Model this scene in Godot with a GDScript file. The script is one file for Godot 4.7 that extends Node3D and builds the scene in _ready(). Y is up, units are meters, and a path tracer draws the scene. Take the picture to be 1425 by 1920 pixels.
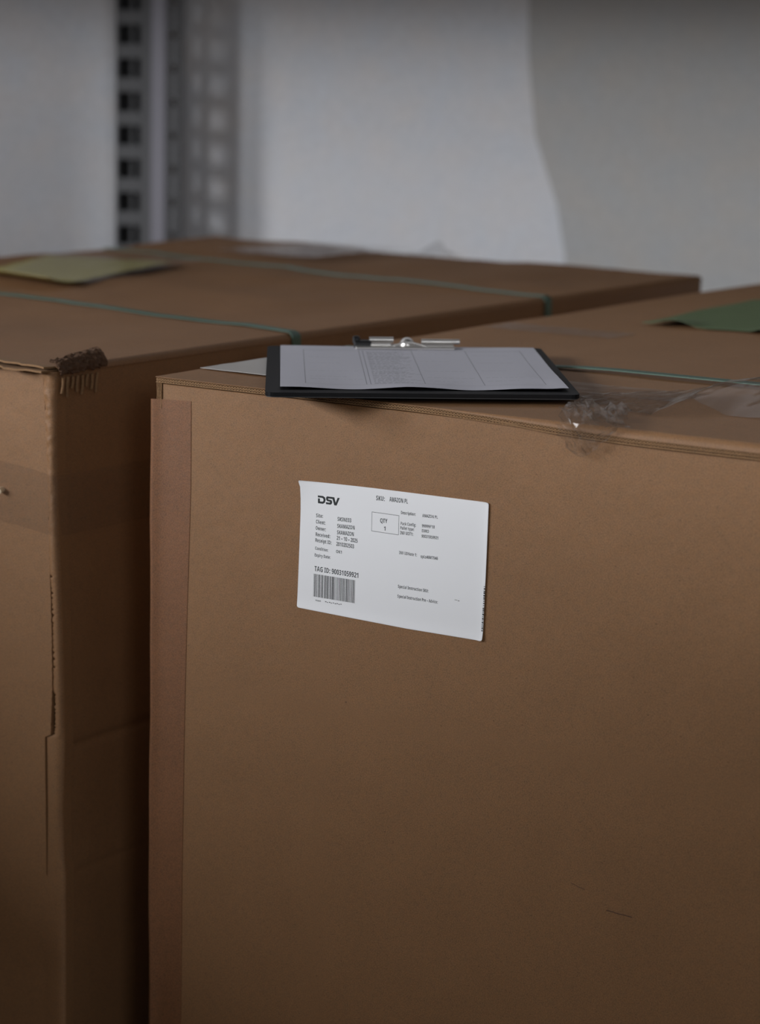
extends Node3D
# Warehouse corner: two tall cardboard boxes, a clipboard on the front one, a slotted rack post before a white wall.
# The boxes stand turned by TURN to the room. (u, w) are floor-plan axes along the boxes: u along the front edges, w away from the lens.

const EYE := 1.5
const TURN := 0.581723351
const TOP := 1.2533          # height of both box tops
const FLOOR := 0.0

var rng := RandomNumberGenerator.new()
var taken := {}
var kraft: StandardMaterial3D
var kraft_dark: StandardMaterial3D
var kraft_edge: StandardMaterial3D
var paper_tape: StandardMaterial3D
var film: StandardMaterial3D
var film_loose: StandardMaterial3D
var strap_green: StandardMaterial3D
var interior: StandardMaterial3D


# ------------------------------------------------------------------ naming and adding
func numbered(called: String) -> String:
	if not taken.has(called):
		taken[called] = 0
		return called
	taken[called] += 1
	return "%s_%03d" % [called, taken[called]]


func tag(o: Node3D, label: String, category := "", group := "", kind := "") -> Node3D:
	if label: o.set_meta("label", label)
	if category: o.set_meta("category", category)
	if group: o.set_meta("group", group)
	if kind: o.set_meta("kind", kind)
	return o


func thing(called: String, label: String, category: String, at: Vector3, turn := 0.0) -> Node3D:
	var o := Node3D.new()
	o.name = numbered(called)
	add_child(o, true)
	o.position = at
	o.rotation.y = turn
	tag(o, label, category)
	return o


func obj(called: String, st: SurfaceTool, m: Material, parent: Node3D = null) -> MeshInstance3D:
	var o := MeshInstance3D.new()
	o.name = numbered(called) if parent == null else called
	o.mesh = st.commit()
	o.material_override = m
	if parent == null:
		add_child(o, true)
	else:
		parent.add_child(o, true)
	return o


func structure(called: String, st: SurfaceTool, m: Material, label := "") -> MeshInstance3D:
	var o := obj(called, st, m)
	o.set_meta("kind", "structure")
	if label: o.set_meta("label", label)
	return o


# ------------------------------------------------------------------ mesh helpers
func begin() -> SurfaceTool:
	var st := SurfaceTool.new()
	st.begin(Mesh.PRIMITIVE_TRIANGLES)
	return st


func vert(st: SurfaceTool, p: Vector3, n: Vector3, uv: Vector2) -> void:
	st.set_normal(n)
	st.set_uv(uv)
	st.add_vertex(p)


func tri(st: SurfaceTool, a: Vector3, b: Vector3, c: Vector3, na: Vector3, nb: Vector3, nc: Vector3, ua := Vector2.ZERO, ub := Vector2.ZERO, uc := Vector2.ZERO) -> void:
	if (b - a).cross(c - a).dot(na + nb + nc) > 0.0:
		vert(st, a, na, ua)
		vert(st, c, nc, uc)
		vert(st, b, nb, ub)
	else:
		vert(st, a, na, ua)
		vert(st, b, nb, ub)
		vert(st, c, nc, uc)


func quad(st: SurfaceTool, a: Vector3, b: Vector3, c: Vector3, d: Vector3, n: Vector3) -> void:
	tri(st, a, b, c, n, n, n)
	tri(st, a, c, d, n, n, n)


# a chamfered box: centre, size, chamfer, optional basis
func box(st: SurfaceTool, at: Vector3, size: Vector3, r := 0.0, basis := Basis()) -> void:
	var h := size / 2.0
	r = minf(r, minf(h.x, minf(h.y, h.z)) * 0.9)
	for axis in 3:
		var i := (axis + 1) % 3
		var j := (axis + 2) % 3
		for s in [-1.0, 1.0]:
			var n := Vector3.ZERO
			n[axis] = s
			var c := []
			for k in [[-1, -1], [1, -1], [1, 1], [-1, 1]]:
				var p := Vector3.ZERO
				p[axis] = s * h[axis]
				p[i] = k[0] * (h[i] - r)
				p[j] = k[1] * (h[j] - r)
				c.append(at + basis * p)
			quad(st, c[0], c[1], c[2], c[3], basis * n)
	if r <= 0.0:
		return
	for axis in 3:
		var i := (axis + 1) % 3
		var j := (axis + 2) % 3
		for si in [-1.0, 1.0]:
			for sj in [-1.0, 1.0]:
				var n := Vector3.ZERO
				n[i] = si
				n[j] = sj
				var c := []
				for k in [[-1, 0], [1, 0], [1, 1], [-1, 1]]:
					var p := Vector3.ZERO
					p[axis] = k[0] * (h[axis] - r)
					p[i] = si * (h[i] if k[1] == 0 else h[i] - r)
					p[j] = sj * (h[j] - r if k[1] == 0 else h[j])
					c.append(at + basis * p)
				quad(st, c[0], c[1], c[2], c[3], basis * n.normalized())
	for sx in [-1.0, 1.0]:
		for sy in [-1.0, 1.0]:
			for sz in [-1.0, 1.0]:
				var s := Vector3(sx, sy, sz)
				var q := s * (h - Vector3(r, r, r))
				var n: Vector3 = basis * s.normalized()
				tri(st, at + basis * (q + Vector3(s.x * r, 0, 0)), at + basis * (q + Vector3(0, s.y * r, 0)), at + basis * (q + Vector3(0, 0, s.z * r)), n, n, n)


# a sheet through fn(s, t), with a thickness below it. rows and columns are the values of s and t
func sheet(st: SurfaceTool, ss: PackedFloat64Array, ts: PackedFloat64Array, fn: Callable, thick: float, flat := false, uvfn = null, up := Vector3.UP) -> void:
	var nu := ss.size()
	var nv := ts.size()
	var p := []
	var uv := []
	for i in nu:
		for j in nv:
			p.append(fn.call(ss[i], ts[j]))
			uv.append(uvfn.call(ss[i], ts[j]) if uvfn != null else Vector2(ss[i], ts[j]))
	var nn := []
	for i in nu:
		for j in nv:
			var dx: Vector3 = p[mini(i + 1, nu - 1) * nv + j] - p[maxi(i - 1, 0) * nv + j]
			var dy: Vector3 = p[i * nv + mini(j + 1, nv - 1)] - p[i * nv + maxi(j - 1, 0)]
			var n := dx.cross(dy).normalized()
			nn.append(n)
	var mid: Vector3 = nn[(nu / 2) * nv + nv / 2]
	var sgn := 1.0 if mid.dot(up) >= 0.0 else -1.0
	for k in nn.size():
		nn[k] *= sgn
	var q := []
	for k in p.size():
		q.append(p[k] - nn[k] * thick)
	for i in nu - 1:
		for j in nv - 1:
			var a := i * nv + j
			var b := (i + 1) * nv + j
			for f in [[a, b, b + 1], [a, b + 1, a + 1]]:
				var n0: Vector3 = nn[f[0]]
				var n1: Vector3 = nn[f[1]]
				var n2: Vector3 = nn[f[2]]
				if flat:
					var g: Vector3 = (p[f[1]] - p[f[0]]).cross(p[f[2]] - p[f[0]]).normalized() * sgn
					n0 = g
					n1 = g
					n2 = g
				tri(st, p[f[0]], p[f[1]], p[f[2]], n0, n1, n2, uv[f[0]], uv[f[1]], uv[f[2]])
				if thick > 0.0:
					tri(st, q[f[0]], q[f[1]], q[f[2]], -n0, -n1, -n2, uv[f[0]], uv[f[1]], uv[f[2]])
	if thick <= 0.0:
		return
	for i in nu - 1:
		for j in [0, nv - 1]:
			var a: int = i * nv + j
			var b: int = (i + 1) * nv + j
			var out: Vector3 = (p[a] - p[i * nv + (1 if j == 0 else nv - 2)]).normalized()
			tri(st, p[a], p[b], q[b], out, out, out, uv[a], uv[b], uv[b])
			tri(st, p[a], q[b], q[a], out, out, out, uv[a], uv[b], uv[a])
	for j in nv - 1:
		for i in [0, nu - 1]:
			var a: int = i * nv + j
			var b: int = i * nv + j + 1
			var out: Vector3 = (p[a] - p[(1 if i == 0 else nu - 2) * nv + j]).normalized()
			tri(st, p[a], p[b], q[b], out, out, out, uv[a], uv[b], uv[b])
			tri(st, p[a], q[b], q[a], out, out, out, uv[a], uv[b], uv[a])


func steps(n: int, from := 0.0, to := 1.0) -> PackedFloat64Array:
	var out := PackedFloat64Array()
	for i in n + 1:
		out.append(lerpf(from, to, float(i) / n))
	return out


# value of a polyline given as [x0, y0, x1, y1, ...] at x
func curve(k: Array, x: float) -> float:
	if x <= k[0]: return k[1]
	for i in range(2, k.size(), 2):
		if x <= k[i]:
			return lerpf(k[i - 1], k[i + 1], (x - k[i - 2]) / (k[i] - k[i - 2]))
	return k[k.size() - 1]


# a ribbon of given half-width vectors along a path
func ribbon(st: SurfaceTool, path: Array, across: Vector3, thick: float, up := Vector3.UP) -> void:
	var n := path.size()
	var fn := func(s, t): return path[int(s)] + across * t
	sheet(st, steps(n - 1, 0, n - 1), PackedFloat64Array([-0.5, 0.5]), fn, thick, false, null, up)


# a tube along points
func tube(st: SurfaceTool, path: Array, r: float, sides := 10) -> void:
	for i in path.size() - 1:
		var a: Vector3 = path[i]
		var b: Vector3 = path[i + 1]
		var d := (b - a).normalized()
		var x := d.cross(Vector3.UP if absf(d.y) < 0.9 else Vector3.RIGHT).normalized()
		var y := d.cross(x)
		for k in sides:
			var n0 := x * cos(TAU * k / sides) + y * sin(TAU * k / sides)
			var n1 := x * cos(TAU * (k + 1) / sides) + y * sin(TAU * (k + 1) / sides)
			tri(st, a + n0 * r, b + n0 * r, b + n1 * r, n0, n0, n1)
			tri(st, a + n0 * r, b + n1 * r, a + n1 * r, n0, n1, n1)
			tri(st, a, a + n0 * r, a + n1 * r, -d, -d, -d)
			tri(st, b, b + n0 * r, b + n1 * r, d, d, d)


# the cut edge of double-wall board: three liners and two wavy flutes. along(s) gives the top line, down and into are unit directions
func cut_edge(liners: SurfaceTool, flutes: SurfaceTool, along: Callable, length: float, down: Vector3, into: Vector3, layers := 2, liner := 0.0006, flute := 0.0013, depth := 0.012, pitch := 0.0026) -> void:
	var n := maxi(4, int(length / 0.012))
	var y := 0.0
	for k in layers + 1:
		var y0 := y
		var f := func(s, t): return along.call(s) + down * y0 + into * (t * depth + 0.0002 * sin(s * 90.0 + k * 2.0))
		var g := func(s, t): return f.call(s, t) + down * liner
		for i in n:
			var s0 := float(i) / n
			var s1 := float(i + 1) / n
			quad(liners, f.call(s0, 0.0), f.call(s1, 0.0), f.call(s1, 1.0), f.call(s0, 1.0), -down)
			quad(liners, g.call(s0, 0.0), g.call(s1, 0.0), g.call(s1, 1.0), g.call(s0, 1.0), down)
			quad(liners, f.call(s0, 0.0), f.call(s1, 0.0), g.call(s1, 0.0), g.call(s0, 0.0), -into)
		y += liner
		if k == layers:
			break
		var periods := int(length / pitch)
		var m := periods * 4
		var th := 0.00034
		var wave := func(i): return along.call(float(i) / m) + down * (y + flute * (0.5 + 0.42 * [0.0, 1.0, 0.0, -1.0][i % 4])) + into * 0.0005
		for i in m:
			var a: Vector3 = wave.call(i)
			var b: Vector3 = wave.call(i + 1)
			quad(flutes, a - down * th, b - down * th, b + down * th, a + down * th, -into)
			quad(flutes, a - down * th, b - down * th, b - down * th + into * depth, a - down * th + into * depth, -down)
			quad(flutes, a + down * th, b + down * th, b + down * th + into * depth, a + down * th + into * depth, down)
		y += flute


# a flat polygon in (x, z) given as Vector2s, with a thickness; y0 is its upper face
func plate(st: SurfaceTool, pts: PackedVector2Array, y0: float, thick: float) -> void:
	var ix := Geometry2D.triangulate_polygon(pts)
	for i in range(0, ix.size(), 3):
		var c := []
		for k in 3:
			c.append(Vector3(pts[ix[i + k]].x, y0, pts[ix[i + k]].y))
		var dn := Vector3(0, -thick, 0)
		tri(st, c[0], c[1], c[2], Vector3.UP, Vector3.UP, Vector3.UP)
		tri(st, c[0] + dn, c[1] + dn, c[2] + dn, Vector3.DOWN, Vector3.DOWN, Vector3.DOWN)
	var mid := Vector2.ZERO
	for p in pts:
		mid += p / pts.size()
	for i in pts.size():
		var p := pts[i]
		var q := pts[(i + 1) % pts.size()]
		var o2 := (q - p).orthogonal().normalized()
		if o2.dot((p + q) / 2 - mid) < 0: o2 = -o2
		var o := Vector3(o2.x, 0, o2.y)
		quad(st, Vector3(p.x, y0, p.y), Vector3(q.x, y0, q.y), Vector3(q.x, y0 - thick, q.y), Vector3(p.x, y0 - thick, p.y), o)


# ------------------------------------------------------------------ materials
func flat_mat(c: Color, rough := 0.8, metal := 0.0, spec := 0.5) -> StandardMaterial3D:
	var m := StandardMaterial3D.new()
	m.albedo_color = c
	m.roughness = rough
	m.metallic = metal
	m.metallic_specular = spec
	return m


func noise_image(size: int, freq: float, seed_: int, type := FastNoiseLite.TYPE_SIMPLEX_SMOOTH, octaves := 3) -> PackedByteArray:
	var n := FastNoiseLite.new()
	n.seed = seed_
	n.frequency = freq
	n.noise_type = type
	n.fractal_octaves = octaves
	var im := n.get_seamless_image(size, size)
	im.convert(Image.FORMAT_L8)
	return im.get_data()


# brown board: fine fibre speckle, dark flecks, faint clouds. Grey, multiplies the base colour
func kraft_texture(size: int, seed_: int, contrast: float, flecks := true, base := 226.0) -> ImageTexture:
	var fine := noise_image(size, 0.32, seed_, FastNoiseLite.TYPE_SIMPLEX, 2)
	var mid := noise_image(size, 0.06, seed_ + 1)
	var low := noise_image(size, 0.006, seed_ + 2, FastNoiseLite.TYPE_SIMPLEX_SMOOTH, 4)
	var data := PackedByteArray()
	data.resize(size * size * 3)
	for i in size * size:
		var v := base + contrast * ((fine[i] - 128) * 0.24 + (mid[i] - 128) * 0.03 + (low[i] - 128) * 0.035)
		var fl := fine[i] + (mid[i] >> 2)
		var warm := (mid[i] - 128) * 0.03
		if flecks and fl < 62: v -= (62 - fl) * 0.9
		data[i * 3] = clampi(int(v + warm), 0, 255)
		data[i * 3 + 1] = clampi(int(v), 0, 255)
		data[i * 3 + 2] = clampi(int(v - warm), 0, 255)
	var r2 := RandomNumberGenerator.new()
	r2.seed = seed_
	for k in (260 if flecks else 0):
		var x := r2.randi_range(2, size - 4)
		var y := r2.randi_range(2, size - 4)
		var dark := r2.randf() < 0.7
		for q in r2.randi_range(1, 3):
			var i := ((y + r2.randi_range(0, 1)) * size + x + q) * 3
			for c in 3:
				data[i + c] = clampi(data[i + c] + (-70 if dark else 22), 0, 255)
	return ImageTexture.create_from_image(Image.create_from_data(size, size, false, Image.FORMAT_RGB8, data))


func bump_texture(size: int, freq: float, seed_: int, strength: float) -> NoiseTexture2D:
	var t := NoiseTexture2D.new()
	var n := FastNoiseLite.new()
	n.seed = seed_
	n.frequency = freq
	n.fractal_octaves = 3
	t.width = size
	t.height = size
	t.seamless = true
	t.as_normal_map = true
	t.bump_strength = strength
	t.noise = n
	return t


func board_mat(c: Color, tex: Texture2D, nrm: Texture2D, rough: float, scale := 2.4) -> StandardMaterial3D:
	var m := flat_mat(c, rough)
	m.albedo_texture = tex
	m.uv1_triplanar = true
	m.uv1_scale = Vector3(scale, scale, scale)
	m.uv1_triplanar_sharpness = 8.0
	if nrm:
		m.normal_enabled = true
		m.normal_texture = nrm
		m.normal_scale = 0.14
	return m


func make_materials() -> void:
	var tex := kraft_texture(1024, 11, 1.0)
	var nrm := bump_texture(512, 0.04, 5, 2.0)
	kraft = board_mat(Color8(161, 118, 79), tex, nrm, 0.62)
	kraft_dark = board_mat(Color8(155, 113, 76), tex, nrm, 0.62)
	kraft_edge = board_mat(Color8(160, 122, 84), tex, null, 0.85)
	var tape_tex := kraft_texture(512, 77, 1.6)
	for m in [kraft, kraft_dark]:
		m.metallic_specular = 0.48
	paper_tape = board_mat(Color8(146, 98, 63), tape_tex, nrm, 0.6, 5.0)
	film = flat_mat(Color(0.52, 0.47, 0.44, 0.05), 0.24, 0.0, 0.3)
	film.transparency = BaseMaterial3D.TRANSPARENCY_ALPHA
	film_loose = flat_mat(Color(0.38, 0.34, 0.31, 0.2), 0.13, 0.0, 0.36)
	film_loose.transparency = BaseMaterial3D.TRANSPARENCY_ALPHA
	strap_green = flat_mat(Color8(78, 104, 91), 0.35)
	interior = flat_mat(Color8(40, 28, 20), 0.95)


# ------------------------------------------------------------------ the printed label
var ink := Color8(44, 48, 50)


func fill_triangle(im: Image, a: Vector2, b: Vector2, c: Vector2, col: Color) -> void:
	var area := (b - a).cross(c - a)
	if absf(area) < 1e-6:
		return
	var x0 := maxi(0, int(floor(minf(a.x, minf(b.x, c.x)))))
	var x1 := mini(im.get_width() - 1, int(ceil(maxf(a.x, maxf(b.x, c.x)))))
	var y0 := maxi(0, int(floor(minf(a.y, minf(b.y, c.y)))))
	var y1 := mini(im.get_height() - 1, int(ceil(maxf(a.y, maxf(b.y, c.y)))))
	for y in range(y0, y1 + 1):
		for x in range(x0, x1 + 1):
			var p := Vector2(x + 0.5, y + 0.5)
			var e0 := (b - a).cross(p - a) / area
			var e1 := (c - b).cross(p - b) / area
			var e2 := (a - c).cross(p - c) / area
			if e0 >= -0.001 and e1 >= -0.001 and e2 >= -0.001:
				im.set_pixel(x, y, col)


func text_tris(words: String, font: Font) -> PackedVector2Array:
	var tm := TextMesh.new()
	tm.font = font
	tm.font_size = 64
	tm.pixel_size = 0.01
	tm.depth = 0.0
	tm.curve_step = 2.0
	tm.text = words
	var out := PackedVector2Array()
	if tm.get_surface_count() == 0:
		return out
	var arr := tm.surface_get_arrays(0)
	var v: PackedVector3Array = arr[Mesh.ARRAY_VERTEX]
	var ix = arr[Mesh.ARRAY_INDEX]
	if ix != null and ix.size():
		for i in ix:
			out.append(Vector2(v[i].x, v[i].y))
	else:
		for p in v:
			out.append(Vector2(p.x, p.y))
	return out


# writes words from (x0, y0) to (x1, y1) on the baseline, in millimetres of the label, with capitals h high
func write(im: Image, k: float, words: String, x0: float, y0: float, x1: float, y1: float, h: float, font: Font, base: Vector2, col: Color) -> void:
	var t := text_tris(words, font)
	if t.is_empty():
		return
	var lo := INF
	var hi := -INF
	for p in t:
		lo = minf(lo, p.x)
		hi = maxf(hi, p.x)
	var to := func(p: Vector2) -> Vector2:
		var s := (p.x - lo) / (hi - lo)
		return Vector2(lerpf(x0, x1, s), lerpf(y0, y1, s) - (p.y - base.x) / (base.y - base.x) * h) * k
	for i in range(0, t.size() - 2, 3):
		fill_triangle(im, to.call(t[i]), to.call(t[i + 1]), to.call(t[i + 2]), col)


func fill_polygon(im: Image, k: float, pts: PackedVector2Array, col: Color) -> void:
	var ix := Geometry2D.triangulate_polygon(pts)
	for i in range(0, ix.size(), 3):
		fill_triangle(im, pts[ix[i]] * k, pts[ix[i + 1]] * k, pts[ix[i + 2]] * k, col)


func label_texture() -> ImageTexture:
	var k := 10.0
	var im := Image.create(1630, 1000, false, Image.FORMAT_RGB8)
	im.fill(Color8(246, 246, 248))
	var font := SystemFont.new()
	font.font_names = PackedStringArray(["Droid Sans"])
	font.font_weight = 700
	var hh := text_tris("H", font)
	var base := Vector2(INF, -INF)
	for p in hh:
		base.x = minf(base.x, p.y)
		base.y = maxf(base.y, p.y)
	for l in [
		["SKU:", 68.5, 9.7, 75.7, 9.6, 3.25], ["AMAZON PL", 79.8, 9.3, 95.4, 9.1, 3.24], ["QTY", 72.3, 25.5, 78.4, 25.3, 3.04], ["1", 75.6, 30.9, 77.0, 30.9, 3.04],
		["Description:", 89.8, 17.2, 102.2, 17.1, 2.16], ["AMAZON PL", 107.8, 17.2, 120.6, 16.9, 2.14], ["Pack Config:", 89.8, 25.1, 102.6, 24.8, 2.16], ["99999F18", 107.7, 24.6, 118.3, 24.3, 2.15],
		["Pallet type:", 89.6, 28.3, 101.2, 28.1, 2.16], ["EURO", 107.8, 28.1, 113.5, 28.0, 2.15], ["INV UDT1:", 89.4, 31.9, 100.4, 31.7, 2.3], ["90031059921", 107.6, 32.0, 121.4, 31.7, 2.15],
		["INV UDNote 1:", 89.0, 46.3, 103.9, 46.2, 2.17], ["spLs46M7046", 107.3, 46.7, 121.6, 46.4, 2.16], ["Site:", 16.7, 28.3, 22.6, 28.2, 2.65], ["SKSNE03", 35.5, 28.8, 47.4, 28.5, 2.85],
		["Client:", 16.6, 32.9, 24.8, 33.0, 2.65], ["SKAMAZON", 35.3, 33.9, 50.4, 33.5, 2.86], ["Owner:", 16.4, 37.6, 25.3, 37.8, 2.65], ["SKAMAZON", 35.3, 38.6, 49.8, 38.3, 2.86],
		["Received:", 16.5, 42.3, 29.2, 42.4, 2.66], ["21 – 10 – 2025", 35.0, 42.8, 53.2, 42.7, 2.86], ["Receipt ID:", 16.3, 46.6, 30.4, 46.9, 2.66], ["2010202503", 34.8, 47.2, 50.2, 47.2, 2.87],
		["Condition:", 16.2, 52.4, 27.6, 52.6, 2.22], ["OK1", 34.7, 52.5, 39.6, 52.5, 2.21], ["Expiry Date:", 15.9, 57.5, 29.7, 57.6, 2.22], ["TAG ID: 90031059921", 15.9, 68.4, 54.4, 68.4, 3.67],
		["Special Instruction SKU:", 88.7, 70.9, 114.4, 70.9, 2.18], ["Special Instruction Pre – Advice:", 88.5, 78.1, 122.4, 77.8, 2.18], ["Printed:", 17.3, 90.6, 22.0, 90.6, 1.1],
	]:
		write(im, k, l[0], l[1], l[2], l[3], l[4], l[5], font, base, ink)
	# the carrier's mark
	fill_polygon(im, k, PackedVector2Array([Vector2(18, 12.1), Vector2(22.6, 12.1), Vector2(24.2, 12.9), Vector2(24.8, 14.7), Vector2(24.1, 16.8), Vector2(22.4, 17.8), Vector2(18.1, 17.8), Vector2(18.1, 14.2), Vector2(19.8, 14.2), Vector2(19.8, 16.3), Vector2(22, 16.3), Vector2(22.8, 15.8), Vector2(23.0, 14.8), Vector2(22.6, 13.9), Vector2(21.8, 13.5), Vector2(18, 13.5)]), Color8(30, 36, 38))
	fill_polygon(im, k, PackedVector2Array([Vector2(26.2, 11.9), Vector2(30.6, 11.9), Vector2(31.1, 13.3), Vector2(27.2, 13.3), Vector2(26.8, 13.7), Vector2(27.1, 14.1), Vector2(29.6, 14.2), Vector2(30.4, 15.0), Vector2(30.5, 16.2), Vector2(29.9, 17.2), Vector2(28.9, 17.7), Vector2(25.2, 17.7), Vector2(24.9, 16.3), Vector2(28.4, 16.3), Vector2(28.8, 15.9), Vector2(28.4, 15.5), Vector2(26.2, 15.4), Vector2(25.3, 14.6), Vector2(25.1, 13.2), Vector2(25.5, 12.3)]), Color8(30, 36, 38))
	fill_polygon(im, k, PackedVector2Array([Vector2(30.3, 11.9), Vector2(32.3, 11.9), Vector2(33.6, 15.7), Vector2(35.2, 11.9), Vector2(37.0, 11.9), Vector2(34.4, 17.7), Vector2(32.3, 17.7)]), Color8(30, 36, 38))
	# the frame round QTY
	for r in [Rect2i(652, 185, 232, 3), Rect2i(650, 324, 229, 3), Rect2i(650, 185, 3, 142), Rect2i(880, 185, 3, 142)]:
		im.fill_rect(r, Color8(70, 72, 74))
	# bar code
	var r2 := RandomNumberGenerator.new()
	r2.seed = 9921
	var x := 153.0
	while x < 514.0:
		var bar := [2.6, 2.6, 5.2, 7.8][r2.randi() % 4] as float
		im.fill_rect(Rect2i(int(x), 705, int(bar + 0.5), 170), Color8(52, 54, 56))
		x += bar + [2.6, 2.6, 5.2, 5.2][r2.randi() % 4]
	# print too small to read, and the row of dashes cut off at the right edge
	for i in 9:
		im.fill_rect(Rect2i(257 + i * 17, 896 + (i % 2) * 3, 6 + r2.randi() % 8, 6), Color8(90, 92, 94))
	im.fill_rect(Rect2i(1364, 729, 22, 4), Color8(140, 140, 142))
	im.fill_rect(Rect2i(1390, 731, 14, 5), Color8(110, 110, 112))
	var y := 600
	while y < 925:
		var h := 3 + r2.randi() % 12
		im.fill_rect(Rect2i(1604 - (y - 600) / 30, y, 12, h), Color8(60, 62, 64))
		y += h + 3 + r2.randi() % 6
	return ImageTexture.create_from_image(im)


func form_texture() -> ImageTexture:
	var im := Image.create(1025, 1400, false, Image.FORMAT_RGB8)   # 5 pixels to the millimetre
	im.fill(Color8(190, 189, 198))
	var line := Color8(138, 138, 145)
	var top := 1400 - 252 * 5
	var bottom := 1400 - 26 * 5
	for xx in [18, 62, 65, 104, 147, 191]:
		im.fill_rect(Rect2i(xx * 5, top, 3, bottom - top), line)
	im.fill_rect(Rect2i(18 * 5, top, 173 * 5, 4), line)
	im.fill_rect(Rect2i(18 * 5, top + 34, 173 * 5, 3), line)
	im.fill_rect(Rect2i(18 * 5, bottom, 173 * 5, 3), line)
	var r2 := RandomNumberGenerator.new()
	r2.seed = 41
	var pale := Color8(165, 165, 172)
	var y := top + 46
	while y < bottom - 12:   # the closely printed column
		var x := 68 * 5
		var stop := 68 * 5 + r2.randi_range(90, 165)
		while x < stop:
			var wd := r2.randi_range(6, 26)
			im.fill_rect(Rect2i(x, y, wd, 6), Color8(138, 138, 145))
			x += wd + 6
		y += 14 if r2.randf() < 0.8 else 26
	for c in [[22, 60, [201, 161, 110, 74, 58]], [108, 140, [232, 178, 112, 70, 48]], [151, 185, [222, 170, 118, 72, 52]]]:
		for row in c[2]:
			var x: int = c[0] * 5
			var stop: int = x + r2.randi_range(70, (c[1] - c[0]) * 5)
			while x < stop:
				var wd := r2.randi_range(6, 28)
				im.fill_rect(Rect2i(x, 1400 - int(row) * 5, wd, 7), pale)
				x += wd + 7
	return ImageTexture.create_from_image(im)


func _ready() -> void:
	rng.seed = 20251
	# ---------------------------------------------------------------- camera, environment, light
	var cam := Camera3D.new()
	cam.name = "camera"
	cam.fov = rad_to_deg(2.0 * atan(960.0 / 4700.0))
	cam.near = 0.05
	cam.far = 60.0
	cam.position = Vector3(0, EYE, 0)
	cam.basis = Basis(Vector3.RIGHT, -0.183208664) * Basis(Vector3.BACK, 0.0210955972)
	var lens := CameraAttributesPhysical.new()
	lens.frustum_focal_length = 58.75
	lens.frustum_focus_distance = 1.80
	lens.exposure_aperture = 4.0
	lens.exposure_multiplier = 1.0
	cam.attributes = lens
	add_child(cam)
	cam.current = true

	var world := WorldEnvironment.new()
	world.name = "world"
	var e := Environment.new()
	e.background_mode = Environment.BG_COLOR
	e.background_color = Color(0.6, 0.68, 0.78)
	e.tonemap_mode = Environment.TONE_MAPPER_LINEAR
	e.tonemap_exposure = 1.0
	e.sdfgi_enabled = true
	e.ssao_enabled = true
	e.ssil_enabled = true
	world.environment = e
	add_child(world)

	var low := AreaLight3D.new()       # added fill light, set in an unseen window added behind the lens
	low.name = "unseen_window_light"
	low.area_size = Vector2(1.1, 1.2)
	low.light_color = Color(0.975, 0.985, 1.0)
	low.light_energy = 4.2
	low.shadow_enabled = true
	low.set("area_range", 30.0)
	add_child(low)
	low.look_at_from_position(Vector3(1.6, 2.95, 5.03), Vector3(1.6, 2.95, 0))
	for k in [["unseen_window_light_003", 3.15, 23.0], ["unseen_window_light_001", 0.9, 25.0], ["unseen_window_light_002", -1.35, 10.5]]:      # window light from the left; the outer two are added to soften shadows
		var win := AreaLight3D.new()
		win.name = k[0]
		win.area_size = Vector2(1.1, 1.2)
		win.light_color = Color(0.975, 0.985, 1.0)
		win.light_energy = k[2]
		win.shadow_enabled = true
		win.set("area_range", 30.0)
		add_child(win)
		win.look_at_from_position(Vector3(-5.93, 2.95, k[1]), Vector3(0, 2.95, k[1]))

	make_materials()
	build_room()
	build_front_box()
	build_rear_box()
	build_clipboard()
	build_papers()
	build_rack()
	build_light_blockers()


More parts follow.
